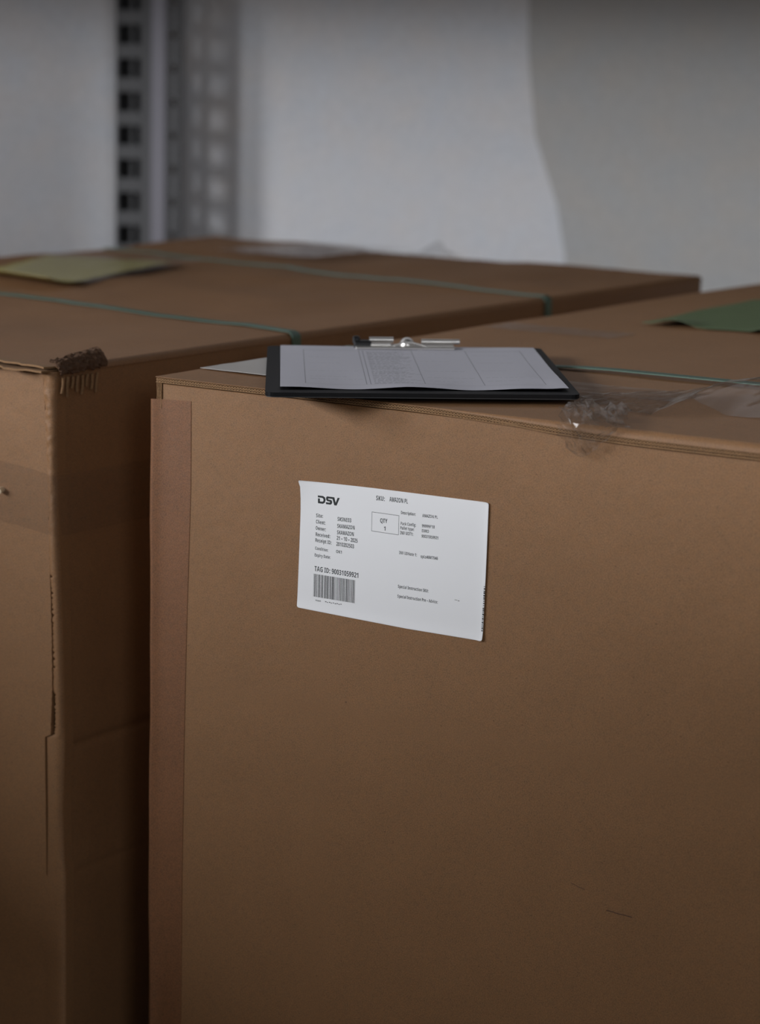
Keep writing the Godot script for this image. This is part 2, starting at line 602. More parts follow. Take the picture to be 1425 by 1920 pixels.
# ------------------------------------------------------------------ the room
func build_room() -> void:
	var tex := kraft_texture(512, 301, 0.18, false, 244.0)
	var plaster := board_mat(Color8(244, 244, 248), tex, bump_texture(256, 0.03, 8, 1.2), 0.9, 0.35)
	var grey := flat_mat(Color8(196, 194, 192), 0.9)
	var concrete := board_mat(Color8(120, 118, 114), tex, null, 0.8, 0.6)
	var st := begin()
	box(st, Vector3(-1.0, 2.75, -4.0), Vector3(10.4, 5.5, 0.2))
	var back := structure("wall_back", st, plaster)
	st = begin()
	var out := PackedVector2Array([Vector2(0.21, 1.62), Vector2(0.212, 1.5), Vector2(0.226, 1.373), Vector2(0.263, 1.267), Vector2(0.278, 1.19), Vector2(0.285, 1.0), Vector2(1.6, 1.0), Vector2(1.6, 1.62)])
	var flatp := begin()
	plate(flatp, out, 0.0, 0.0002)  # flat, slightly greyer area on the right of the wall
	var patch := obj("grey_wall_patch", flatp, board_mat(Color8(206, 204, 202), tex, null, 0.9, 0.35), back)
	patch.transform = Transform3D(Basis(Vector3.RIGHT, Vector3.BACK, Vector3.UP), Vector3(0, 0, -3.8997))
	patch.set_meta("label", "greyer patch on the wall")
	st = begin()
	box(st, Vector3(4.1, 2.75, 0.6), Vector3(0.2, 5.5, 9.0))
	structure("wall_right", st, flat_mat(Color8(130, 128, 126), 0.9))
	st = begin()
	box(st, Vector3(-2.6, 2.75, 5.2), Vector3(7.2, 5.5, 0.2))
	box(st, Vector3(3.2, 2.75, 5.2), Vector3(2.0, 5.5, 0.2))
	box(st, Vector3(1.6, 1.15, 5.2), Vector3(1.2, 2.3, 0.2))
	box(st, Vector3(1.6, 4.55, 5.2), Vector3(1.2, 1.9, 0.2))
	structure("wall_front", st, flat_mat(Color8(150, 148, 146), 0.9))
	# the left wall with an opening for the high window
	st = begin()
	box(st, Vector3(-6.1, 1.15, 0.6), Vector3(0.2, 2.3, 9.0))
	box(st, Vector3(-6.1, 4.55, 0.6), Vector3(0.2, 1.9, 9.0))
	for k in [[-3.9, -1.95], [-0.75, 0.3], [1.5, 2.55], [3.75, 5.1]]:
		box(st, Vector3(-6.1, 2.95, (k[0] + k[1]) / 2), Vector3(0.2, 1.3, k[1] - k[0]))
	structure("wall_left", st, grey)
	st = begin()
	box(st, Vector3(-1.0, -0.1, 0.6), Vector3(10.4, 0.2, 9.4))
	structure("floor", st, concrete)
	st = begin()
	box(st, Vector3(-1.0, 5.6, 0.6), Vector3(10.4, 0.2, 9.4))
	structure("ceiling", st, flat_mat(Color8(66, 65, 64), 0.9))
	var glow := flat_mat(Color8(235, 240, 245), 0.5)
	glow.emission_enabled = true
	glow.emission = Color(0.94, 0.97, 1.0)
	glow.emission_energy_multiplier = 1.0
	st = begin()
	box(st, Vector3(1.6, 2.95, 5.15), Vector3(1.2, 1.3, 0.02))
	var pane4 := structure("added_window_4", st, glow)  # window added out of view to go with the fill light
	st = begin()
	for s in [-1.0, 1.0]:
		box(st, Vector3(1.6, 2.95 + s * 0.63, 5.13), Vector3(1.2, 0.04, 0.08), 0.004)
		box(st, Vector3(1.6 + s * 0.58, 2.95, 5.13), Vector3(0.04, 1.3, 0.08), 0.004)
	obj("window_frame", st, flat_mat(Color8(200, 200, 200), 0.5), pane4)
	for k in [["added_window_1", 3.15], ["window_2", 0.9], ["added_window_3", -1.35]]:  # first and last are added, to lighten the shadow of the post
		st = begin()
		box(st, Vector3(-6.05, 2.95, k[1]), Vector3(0.02, 1.3, 1.2))
		var pane := structure(k[0], st, glow)
		st = begin()
		for s in [-1.0, 1.0]:
			box(st, Vector3(-6.03, 2.95 + s * 0.63, k[1]), Vector3(0.08, 0.04, 1.2), 0.004)
			box(st, Vector3(-6.03, 2.95, k[1] + s * 0.58), Vector3(0.08, 1.3, 0.04), 0.004)
		obj("window_frame", st, flat_mat(Color8(200, 200, 200), 0.5), pane)


# ------------------------------------------------------------------ the front box
# local frame of a box: x along u, y up, z towards the lens
func local(o: Vector2, u: float, w: float, up: float) -> Vector3:
	return Vector3(u - o.x, EYE + up, o.y - w)


func ground(o: Vector2) -> Vector3:
	return Vector3(o.x * cos(TURN) + o.y * sin(TURN), FLOOR, o.x * sin(TURN) - o.y * cos(TURN))


const FB := Vector2(-0.83, 2.02)
const FW := 1.4702


func build_front_box() -> void:
	var b := thing("cardboard_box", "tall brown cardboard box bearing the white printed shipping label, under the clipboard", "box", ground(FB), -TURN)
	var l := -1.1692
	var r := -0.49
	var far := 2.57
	var h := TOP - 0.005
	# walls
	var st := begin()
	box(st, Vector3((l + 0.0046 + r) / 2 - FB.x, h / 2, FB.y - FW - 0.0035), Vector3(r - l - 0.0046, h, 0.007), 0.0004)
	obj("front_panel", st, kraft, b)
	st = begin()
	box(st, Vector3(l + 0.0023 - FB.x, h / 2, FB.y - (FW + far) / 2 - 0.001), Vector3(0.0045, h, far - FW - 0.002), 0.0004)
	box(st, Vector3(r - 0.0035 - FB.x, h / 2, FB.y - (FW + far) / 2 - 0.004), Vector3(0.0069, h, far - FW - 0.008), 0.0004)
	obj("side_panel", st, kraft, b)
	st = begin()
	box(st, Vector3((l + r) / 2 - FB.x, h / 2, FB.y - far), Vector3(r - l, h, 0.006), 0.0004)
	obj("back_panel", st, kraft, b)
	# the top sheet: flat, its front edge rolled over more and more towards the right
	var roll := func(u: float) -> float: return 0.0003 + 0.0056 * smoothstep(-0.95, -0.75, u)
	var und := FastNoiseLite.new()
	und.seed = 4
	und.frequency = 3.0
	var ss := steps(48, l, r)
	var ts := PackedFloat64Array()
	for i in 7:
		ts.append(-float(i) / 6.0)           # the roll: -1 is its lower end
	ts.sort()
	for x in [0.01, 0.03, 0.08, 0.16, 0.24, 0.34, 0.45, 0.56, 0.68, 0.8, 0.9, 1.0]:
		ts.append(x)
	st = begin()
	var top := func(u, t):
		var q: float = roll.call(u)
		if t <= 0.0:
			var a: float = -t * PI / 2
			return local(FB, u, FW - 0.003 + q - q * sin(a), -0.2462 + q * (cos(a) - 1.0))
		var w: float = lerpf(FW - 0.003 + q, far, t)
		var lift := 0.0016 * und.get_noise_2d(u * 2.0, w * 2.0) * smoothstep(0.0, 0.06, t)
		return local(FB, u, w, -0.2462 + lift)
	sheet(st, ss, ts, top, 0.0008)
	obj("top_flap", st, kraft, b)
	# cut edges of the double-wall board under it and down the left side
	var line := begin()
	var flut := begin()
	var along := func(s):
		var u: float = lerpf(l, r, s)
		return local(FB, u, FW - 0.0022, -0.2463 - roll.call(u) + 0.0002)
	cut_edge(line, flut, along, r - l, Vector3.DOWN, Vector3(0, 0, -1), 2, 0.0007, 0.0011)
	# a second ply that sticks out from under the lip at the right
	var along2 := func(s):
		var u: float = lerpf(-0.876, r, s)
		return local(FB, u, FW - 0.0026 - 0.0012 * smoothstep(0.0, 0.1, s), -0.2497 - roll.call(u) * smoothstep(-0.05, 0.12, s))
	cut_edge(line, flut, along2, r + 0.876, Vector3.DOWN, Vector3(0, 0, -1), 0, 0.0009, 0.0011)
	var down := func(s): return local(FB, l, FW - 0.0012, lerpf(-0.2472, -0.2700, s))
	cut_edge(line, flut, down, 0.023, Vector3(1, 0, 0), Vector3(0, 0, -1), 2, 0.0007, 0.0011, 0.008)
	var lin := obj("cut_edge", line, kraft_edge, b)
	lin.set_meta("label", "cut edge of the corrugated board showing its layers")
	obj("fluting", flut, kraft_edge, lin)
	# brown paper tape round the left corner
	st = begin()
	var edge_u := [-1.3, -1.1434, -0.755, -1.1434, -0.53, -1.1421, -0.322, -1.1372, -0.2635, -1.1372]
	var rows := steps(30, -1.2, -0.2636)
	var tape := func(s, up):
		# s runs from the far side of the corner (-1) over the corner (0) to the front (1)
		var wig := 0.0004 * sin(up * 23.0) + 0.0003 * sin(up * 61.0 + 1.0)
		if s < 0.0:
			return local(FB, l - 0.0042 + wig, FW - 0.0008 - s * 0.03, up)
		var u: float = lerpf(l - 0.0042 + wig, curve(edge_u, up) + 0.0002 * sin(up * 170.0), s)
		var lift := 0.0026 * (1.0 - smoothstep(0.0, 0.3, s)) + 0.0004
		var tilt: float = 0.0011 * s * smoothstep(-0.32, -0.2636, up)
		return local(FB, u, FW - lift, up + tilt)
	sheet(st, PackedFloat64Array([-1.0, -0.5, -0.06, 0.0, 0.06, 0.15, 0.3, 0.5, 0.75, 1.0]), rows, tape, 0.0004, false, null, Vector3(0, 0, 1))
	obj("paper_tape", st, paper_tape, b).set_meta("label", "reddish brown paper tape down the left corner")
	# the shipping label
	st = begin()
	var lx := [0.0, 1.4, 0.05, 3.0, 0.17, 3.2, 0.5, 2.2, 0.95, 0.9, 1.0, 1.2]
	var rx := [0.0, 162.4, 0.45, 161.8, 1.0, 160.6]
	var ty := [0.0, 2.6, 0.38, 1.3, 1.0, 0.6]
	var by := [0.0, 97.5, 0.28, 98.5, 0.6, 99.5, 1.0, 99.2]
	var fine := PackedFloat64Array([0.0, 0.003, 0.007, 0.012, 0.02, 0.05, 0.1, 0.15, 0.22, 0.3, 0.4, 0.5, 0.6, 0.7, 0.8, 0.88, 0.94, 0.975, 0.988, 0.993, 0.997, 1.0])
	var mm := func(s, t) -> Vector2:
		var y := lerpf(curve(ty, s), curve(by, s), t)
		var d := minf(t, 1.0 - t) * 97.0
		var c := 1.6
		var inset := c - sqrt(maxf(0.0, c * c - (c - d) * (c - d))) if d < c else 0.0
		return Vector2(lerpf(curve(lx, t) + inset, curve(rx, t) - inset, s), y)
	var lab := func(s, t):
		var p: Vector2 = mm.call(s, t)
		var lift: float = 0.0005 + 0.0022 * exp(-s / 0.07) * exp(-t / 0.16) + 0.0008 * smoothstep(0.93, 1.0, t) + 0.0008 * smoothstep(0.97, 1.0, s)
		return local(FB, -1.0385 + p.x * 0.001, FW - lift, -0.308 - p.y * 0.001)
	var luv := func(s, t):
		var p: Vector2 = mm.call(s, t)
		return Vector2(p.x / 163.0, p.y / 100.0)
	sheet(st, fine, fine, lab, 0.00015, false, luv, Vector3(0, 0, 1))
	var white := flat_mat(Color.WHITE, 0.55)
	white.albedo_texture = label_texture()
	obj("shipping_label", st, white, b).set_meta("label", "white printed shipping label with bar code")
	# scuffs on the front
	st = begin()
	for k in [[-0.7728, -0.5827, -0.7528, -0.5835, 0.0007], [-0.8010, -0.5690, -0.7900, -0.5715, 0.0004], [-0.9935, -0.4702, -0.9925, -0.4706, 0.0008], [-1.0130, -0.655, -1.0122, -0.6552, 0.0005], [-0.7220, -0.617, -0.7213, -0.6173, 0.0007]]:
		var scuff := []
		for i in 5:
			scuff.append(local(FB, lerpf(k[0], k[2], i / 4.0), FW - 0.00012, lerpf(k[1], k[3], i / 4.0) + 0.0002 * sin(i * 2.3)))
		ribbon(st, scuff, Vector3(0, k[4], 0), 0.00005, Vector3(0, 0, 1))
	obj("scuff", st, flat_mat(Color8(88, 62, 48), 0.8), b).set_meta("kind", "stuff")
	# green strapping band across the top and down both sides
	st = begin()
	var path := []
	for up in [-1.2, -0.9, -0.6, -0.3, -0.252]:
		path.append(local(FB, l - 0.001, 1.719, up))
	for i in 25:
		var u: float = lerpf(l - 0.0005, r + 0.0005, i / 24.0)
		path.append(local(FB, u, 1.719, -0.2452 + 0.0030 * smoothstep(-1.0, -0.92, u)))
	for up in [-0.252, -0.3, -0.6, -0.9, -1.2]:
		path.append(local(FB, r + 0.001, 1.719, up))
	ribbon(st, path, Vector3(0, 0, 0.0115), 0.0009)
	obj("strapping_band", st, strap_green, b).set_meta("label", "pale green plastic strapping band")
	# clear tape lying on the top: one strip beside the band, one farther back
	st = begin()
	var strip := func(u0: float, u1: float, w0: float, w1: float, sd: int) -> void:
		var nz := FastNoiseLite.new()
		nz.seed = sd
		nz.frequency = 14.0
		var f := func(u, w): return local(FB, u + 0.004 * nz.get_noise_1d(w * 20.0), w + 0.003 * nz.get_noise_1d(u * 5.0), -0.2449 + 0.0010 * nz.get_noise_2d(u * 2.0, w * 6.0))
		sheet(st, steps(40, u0, u1), steps(8, w0, w1), f, 0.0)
	strip.call(-1.0, -0.80, 1.600, 1.652, 2)
	strip.call(-1.16, -1.03, 1.925, 1.975, 3)
	obj("clear_tape", st, film, b).set_meta("label", "clear packing tape stuck to the top")
	# the loose end of clear tape: crumpled over the front edge, then twisted off to the right
	st = begin()
	var nz2 := FastNoiseLite.new()
	nz2.seed = 21
	nz2.frequency = 60.0
	nz2.fractal_octaves = 2
	var crump := func(s, t):
		# t: 0 on the top, 1 hanging down the front
		var w0: float = lerpf(1.535, FW - 0.006, minf(1.0, t / 0.55))
		var u: float = lerpf(-0.822, -0.774, s) + 0.006 * nz2.get_noise_2d(s * 3.0, t * 2.0 + 5.0) - 0.45 * (w0 - FW) + 0.006 * smoothstep(0.55, 1.0, t)
		var w: float = w0
		var up := -0.2450 - 0.024 * smoothstep(0.5, 1.0, t) * (0.55 + 0.5 * sin(s * 4.5 + 0.4))
		var bump := absf(nz2.get_noise_2d(s * 1.4, t * 1.4))
		return local(FB, u, w - 0.010 * bump * smoothstep(0.3, 0.8, t), up + 0.011 * bump * (1.0 - smoothstep(0.55, 1.0, t)) + 0.003 * t)
	sheet(st, steps(16), steps(18), crump, 0.0, true)
	var cu := [0.0, -0.845, 0.12, -0.815, 0.25, -0.785, 0.33, -0.775, 0.42, -0.766, 0.50, -0.756, 0.58, -0.747, 0.75, -0.70, 1.0, -0.60]
	var nw := [0.0, 1.540, 0.12, 1.536, 0.25, 1.530, 0.33, 1.540, 0.42, 1.552, 0.50, 1.558, 0.58, 1.566, 0.75, 1.565, 1.0, 1.56]
	var nh := [0.0, 0.001, 0.12, 0.001, 0.25, 0.001, 0.33, 0.007, 0.42, 0.012, 0.50, 0.007, 0.58, 0.001, 0.75, 0.001, 1.0, 0.001]
	var fw := [0.0, 1.59, 0.12, 1.60, 0.25, 1.63, 0.42, 1.68, 0.58, 1.72, 0.75, 1.76, 1.0, 1.80]
	var fh := [0.0, 0.001, 0.12, 0.004, 0.25, 0.006, 0.42, 0.010, 0.58, 0.013, 0.75, 0.016, 1.0, 0.018]
	var twist := func(s, t):
		var hgt: float = lerpf(curve(nh, s), curve(fh, s), t) + 0.008 * sin(t * PI) * smoothstep(0.2, 0.6, s) + 0.0012 * nz2.get_noise_2d(s * 1.5, t * 0.4)
		return local(FB, curve(cu, s) - 0.03 * t * (1.0 - s), lerpf(curve(nw, s), curve(fw, s), t), -0.2455 + hgt)
	sheet(st, steps(48), steps(14), twist, 0.0)
	obj("loose_tape", st, film_loose, b).set_meta("label", "loose crumpled end of clear tape over the front edge")


# ------------------------------------------------------------------ the rear box
const RB := Vector2(-1.602, 2.01)
const RW := 1.456


func build_rear_box() -> void:
	var b := thing("cardboard_box", "long brown cardboard box behind at left with a torn near corner and two straps", "box", ground(RB), -TURN)
	var l := -1.945
	var r := -1.259
	var far := 2.565
	# front panel with a ragged right edge along the tear
	var jag := FastNoiseLite.new()
	jag.seed = 9
	jag.frequency = 90.0
	var tear := [-1.3, -1.2675, -0.656, -1.2675, -0.6545, -1.2690, -0.5412, -1.2700, -0.5385, -1.2640, -0.50, -1.2625, -0.46, -1.2628, -0.40, -1.2649, -0.33, -1.2668, -0.30, -1.2680, -0.2467, -1.2712]
	var ragged := func(up: float) -> float:
		var live := smoothstep(-0.545, -0.53, up)
		return curve(tear, up) + 0.0007 * jag.get_noise_1d(up * 3.0) * live
	var ups := PackedFloat64Array()
	for i in 24:
		ups.append(lerpf(-1.4999, -0.66, i / 24.0))
	for x in [-0.6562, -0.6545, -0.63, -0.60, -0.57, -0.5412]:
		ups.append(x)
	for i in 220:
		ups.append(lerpf(-0.5385, -0.2500, i / 219.0))
	var st := begin()
	var front := func(s, up):
		var u: float = lerpf(l, ragged.call(up), s)
		var sag: float = 0.0012 * sin(up * 14.0) * s
		return local(RB, u, RW + 0.0004 + sag * 0.3, up)
	sheet(st, PackedFloat64Array([0.0, 0.4, 0.7, 0.9, 0.97, 1.0]), ups, front, 0.004, false, null, Vector3(0, 0, 1))
	obj("front_panel", st, kraft, b)
	# the strip between the tear and the corner, bent round the corner
	var edge := [-1.3, -1.2519, -0.77, -1.2519, -0.651, -1.2516, -0.612, -1.2548, -0.54, -1.2518, -0.46, -1.2537, -0.397, -1.2562, -0.334, -1.2587, -0.2467, -1.2590]
	var gap := func(up: float) -> float:
		if up > -0.41: return 0.0001 + 0.0010 * maxf(0.0, jag.get_noise_1d(up * 5.0 + 7.0))
		if up > -0.503: return 0.0004 + 0.0042 * maxf(0.0, jag.get_noise_1d(up * 5.0 + 31.0) - 0.05)
		if up > -0.5385: return 0.0030 + 0.0016 * jag.get_noise_1d(up * 4.0 + 3.0)
		if up > -0.656: return 0.0013
		return 0.0
	var strip := func(s, up):
		if s <= 1.0:
			var u0: float = ragged.call(up) + gap.call(up)
			var u: float = lerpf(u0, curve(edge, up), s)
			return local(RB, u, RW + ((0.0003 + 0.0010 * smoothstep(-0.38, -0.44, up)) * (1.0 - s) * (1.0 - s) - 0.0014 * sin(s * PI)) * smoothstep(-0.66, -0.60, up) + 0.0012 * jag.get_noise_2d(s * 0.3, up * 0.9) * smoothstep(-0.45, -0.3, up) + 0.0026 * pow(s, 8.0), up)
		return local(RB, curve(edge, up) - 0.001 * (s - 1.0), RW + 0.0026 + 0.012 * (s - 1.0), up)
	st = begin()
	sheet(st, PackedFloat64Array([0.0, 0.3, 0.6, 0.85, 1.0, 1.15, 1.6, 2.0]), ups, strip, 0.0016, false, null, Vector3(0, 0, 1))
	obj("corner_strip", st, kraft, b).set_meta("label", "crushed corner strip torn loose from the front")
	# side panel with two pressed-in creases and a belly
	var ws := PackedFloat64Array([0.0, 0.01, 0.03, 0.07, 0.12, 0.2, 0.3, 0.45, 0.6, 0.8, 1.0])
	var us := PackedFloat64Array()
	for c in [-1.4999, -1.3, -1.1, -0.9, -0.78, -0.72, -0.69, -0.67, -0.660, -0.656, -0.6535, -0.651, -0.646, -0.635, -0.61, -0.585, -0.565, -0.556, -0.5525, -0.5495, -0.547, -0.542, -0.53, -0.50, -0.46, -0.42, -0.39, -0.36, -0.33, -0.30, -0.275, -0.2503]:
		us.append(c)
	var side := func(s, up):
		var w: float = lerpf(RW + 0.010, far, s)
		var crease := 0.0034 * exp(-pow((up + 0.5495) / 0.0030, 2.0)) + 0.0016 * exp(-pow((up + 0.6535) / 0.0026, 2.0)) * (1.0 - smoothstep(0.05, 0.12, s))
		var belly: float = curve(edge, up) - 0.0016
		return local(RB, lerpf(belly, r, smoothstep(0.0, 0.25, s)) - crease, w, up)
	st = begin()
	sheet(st, ws, us, side, 0.004, false, null, Vector3(1, 0, 0))
	obj("side_panel", st, kraft_dark, b)
	st = begin()
	box(st, Vector3((l + r) / 2 - RB.x, 0.62, RB.y - far + 0.002), Vector3(r - l - 0.004, 1.24, 0.004))
	obj("back_panel", st, kraft_dark, b)
	st = begin()
	box(st, Vector3(l + 0.002 - RB.x, 0.62, RB.y - (RW + far) / 2), Vector3(0.004, 1.24, far - RW - 0.014))
	obj("far_side_panel", st, kraft_dark, b)
	# the top: slightly buckled, rounded over the right edge; the left rear part rides up on a flap
	var und := FastNoiseLite.new()
	und.seed = 14
	und.frequency = 2.6
	var ss := steps(40, 0.0, 1.0)
	for x in [1.25, 1.5, 1.75, 2.0]:
		ss.append(x)
	var top := func(s, t):
		var w: float = lerpf(RW + 0.006, far, t)
		if s <= 1.0:
			var u: float = lerpf(l, r - 0.0045, s)
			var e := 1.0 - smoothstep(0.9, 1.0, s)
			var lift: float = 0.0035 * und.get_noise_2d(u * 2.0, w * 1.5) * e
			lift += 0.004 * smoothstep(-1.70, -1.73, u) * smoothstep(2.30, 2.5, w)
			return local(RB, u, w, -0.2462 + lift)
		var a: float = (s - 1.0) * PI / 2
		return local(RB, r - 0.0045 + 0.0055 * sin(a), w, -0.2462 - 0.0055 * (1.0 - cos(a)))
	st = begin()
	sheet(st, ss, steps(36), top, 0.0012)
	obj("top_flap", st, kraft_dark, b)
	# the ragged, curled-up front lip of the top: two plies
	for k in 2:
		st = begin()
		var rag := FastNoiseLite.new()
		rag.seed = 50 + k
		rag.frequency = 40.0
		var lip := func(s, t):
			var u: float = lerpf(l, r - 0.004, s)
			var ext: float = 0.012 + 0.004 * k + 0.004 * rag.get_noise_1d(u * 1.6) + (0.005 if u > -1.300 and u < -1.283 and k == 1 else 0.0)
			var curl: float = (0.0042 - 0.0030 * k) * (0.7 + 0.5 * rag.get_noise_1d(u + 9.0)) * (1.0 - 0.7 * smoothstep(0.94, 1.0, s))
			return local(RB, u, lerpf(RW + 0.02, RW - ext + 0.006, t), -0.2466 - 0.0022 * k + curl * t * t)
		sheet(st, steps(120), steps(5), lip, 0.0015)
		obj("torn_lip", st, kraft_edge, b)
	# crushed corner: dark wet-looking board, its fluting bared below
	st = begin()
	var nz := FastNoiseLite.new()
	nz.seed = 71
	nz.frequency = 70.0
	nz.fractal_octaves = 3
	var lump := func(s, t):
		var w: float = lerpf(1.459, 1.512, s)
		var a: float = lerpf(-0.2, 1.15, t) * PI / 2
		var rr: float = 0.0085 + 0.003 * nz.get_noise_2d(s * 1.0, t * 0.8) + 0.0025 * s
		return local(RB, r - 0.005 + rr * sin(a), w, -0.2505 + 0.003 * s + rr * cos(a))
	sheet(st, steps(26), steps(12), lump, 0.001, true)
	var crushed := obj("crushed_corner", st, flat_mat(Color8(84, 58, 38), 0.8), b)
	crushed.set_meta("label", "dark crushed tape end on the near corner")
	st = begin()
	for i in 8:
		var w := 1.4625 + i * 0.0058
		var pts := []
		var drop := 0.0125 + 0.0035 * sin(i * 2.1)
		for j in 5:
			pts.append(local(RB, r + 0.0032 - 0.0012 * j / 4.0, w + 0.0006 * sin(i * 3.0 + j), -0.2545 - drop * j / 4.0))
		tube(st, pts, 0.0013, 8)
	obj("bared_fluting", st, kraft_edge, crushed)
	# straps
	for k in [[1.773, 1.893, "nearer the lens"], [2.214, 2.345, "farther back"]]:
		st = begin()
		var path := []
		for i in 25:
			var u: float = lerpf(l - 0.001, r - 0.004, i / 24.0)
			var w: float = lerpf(k[1], k[0], (i / 24.0))
			path.append(local(RB, u, w, -0.2441 + 0.0035 * und.get_noise_2d(u * 2.0, w * 1.5) * (1.0 - smoothstep(0.9, 1.0, i / 24.0))))
		for a in [0.4, 0.8, 1.2, 1.57]:
			path.append(local(RB, r - 0.004 + 0.0066 * sin(a), k[0], -0.2505 + 0.0064 * cos(a)))
		for up in [-0.27, -0.30, -0.36, -0.45, -0.7, -1.0, -1.3]:
			path.append(local(RB, r + 0.0028 + (0.004 if up < -0.4 else 0.0), k[0], up))
		ribbon(st, path, Vector3(0, 0, 0.0125), 0.0007)
		obj("strapping_band", st, strap_green, b).set_meta("label", "green plastic strap, the one " + k[2])
	# clear tape wrapped round the near corner at mid height
	st = begin()
	var wr := FastNoiseLite.new()
	wr.seed = 33
	wr.frequency = 26.0
	var band := func(s, t):
		var up: float = lerpf(-0.382, -0.334, t) + 0.004 * sin(s * 2.0)
		if s <= 1.0:
			var u: float = lerpf(-1.36, -1.2585, s)
			return local(RB, u, RW - 0.0014 - 0.0016 * absf(wr.get_noise_2d(s * 0.25, t * 1.2 - s * 1.0)), up + 0.012 * (1.0 - s))
		return local(RB, -1.2558, lerpf(RW + 0.002, 2.2, s - 1.0), up)
	var bs := steps(40)
	for x in [1.02, 1.1, 1.3, 1.6, 2.0]:
		bs.append(x)
	sheet(st, bs, steps(16), band, 0.0, false, null, Vector3(0, 0, 1))
	obj("clear_tape", st, film, b).set_meta("label", "clear packing tape wrapped round the corner")
	# crumpled tape ends sticking up at the back, and tape over the seam there
	st = begin()
	var tuft := func(s, t):
		var u: float = lerpf(-1.650, -1.575, s)
		var peak := 0.016 * exp(-pow((s - 0.55) / 0.22, 2.0))
		return local(RB, u, 2.56 + 0.012 * nz.get_noise_2d(s * 0.8, t * 0.8), -0.245 + t * (0.002 + peak))
	sheet(st, steps(14), steps(8), tuft, 0.0, true, null, Vector3(0, 0, 1))
	var flat_tape := func(s, t):
		return local(RB, lerpf(-1.80, -1.66, s) + 0.02 * t, lerpf(2.36, 2.56, t), -0.2385 + 0.0025 * und.get_noise_2d(s * 2.0, t * 2.0))
	sheet(st, steps(12), steps(12), flat_tape, 0.0)
	obj("loose_tape", st, film_loose, b).set_meta("label", "crumpled clear tape at the back edge")
	# a small plastic pin through the front
	st = begin()
	tube(st, [local(RB, -1.3132, RW + 0.001, -0.3475), local(RB, -1.3128, RW - 0.003, -0.3476), local(RB, -1.3120, RW - 0.0055, -0.3480)], 0.0024, 12)
	obj("plastic_pin", st, flat_mat(Color8(225, 205, 175), 0.4), b)


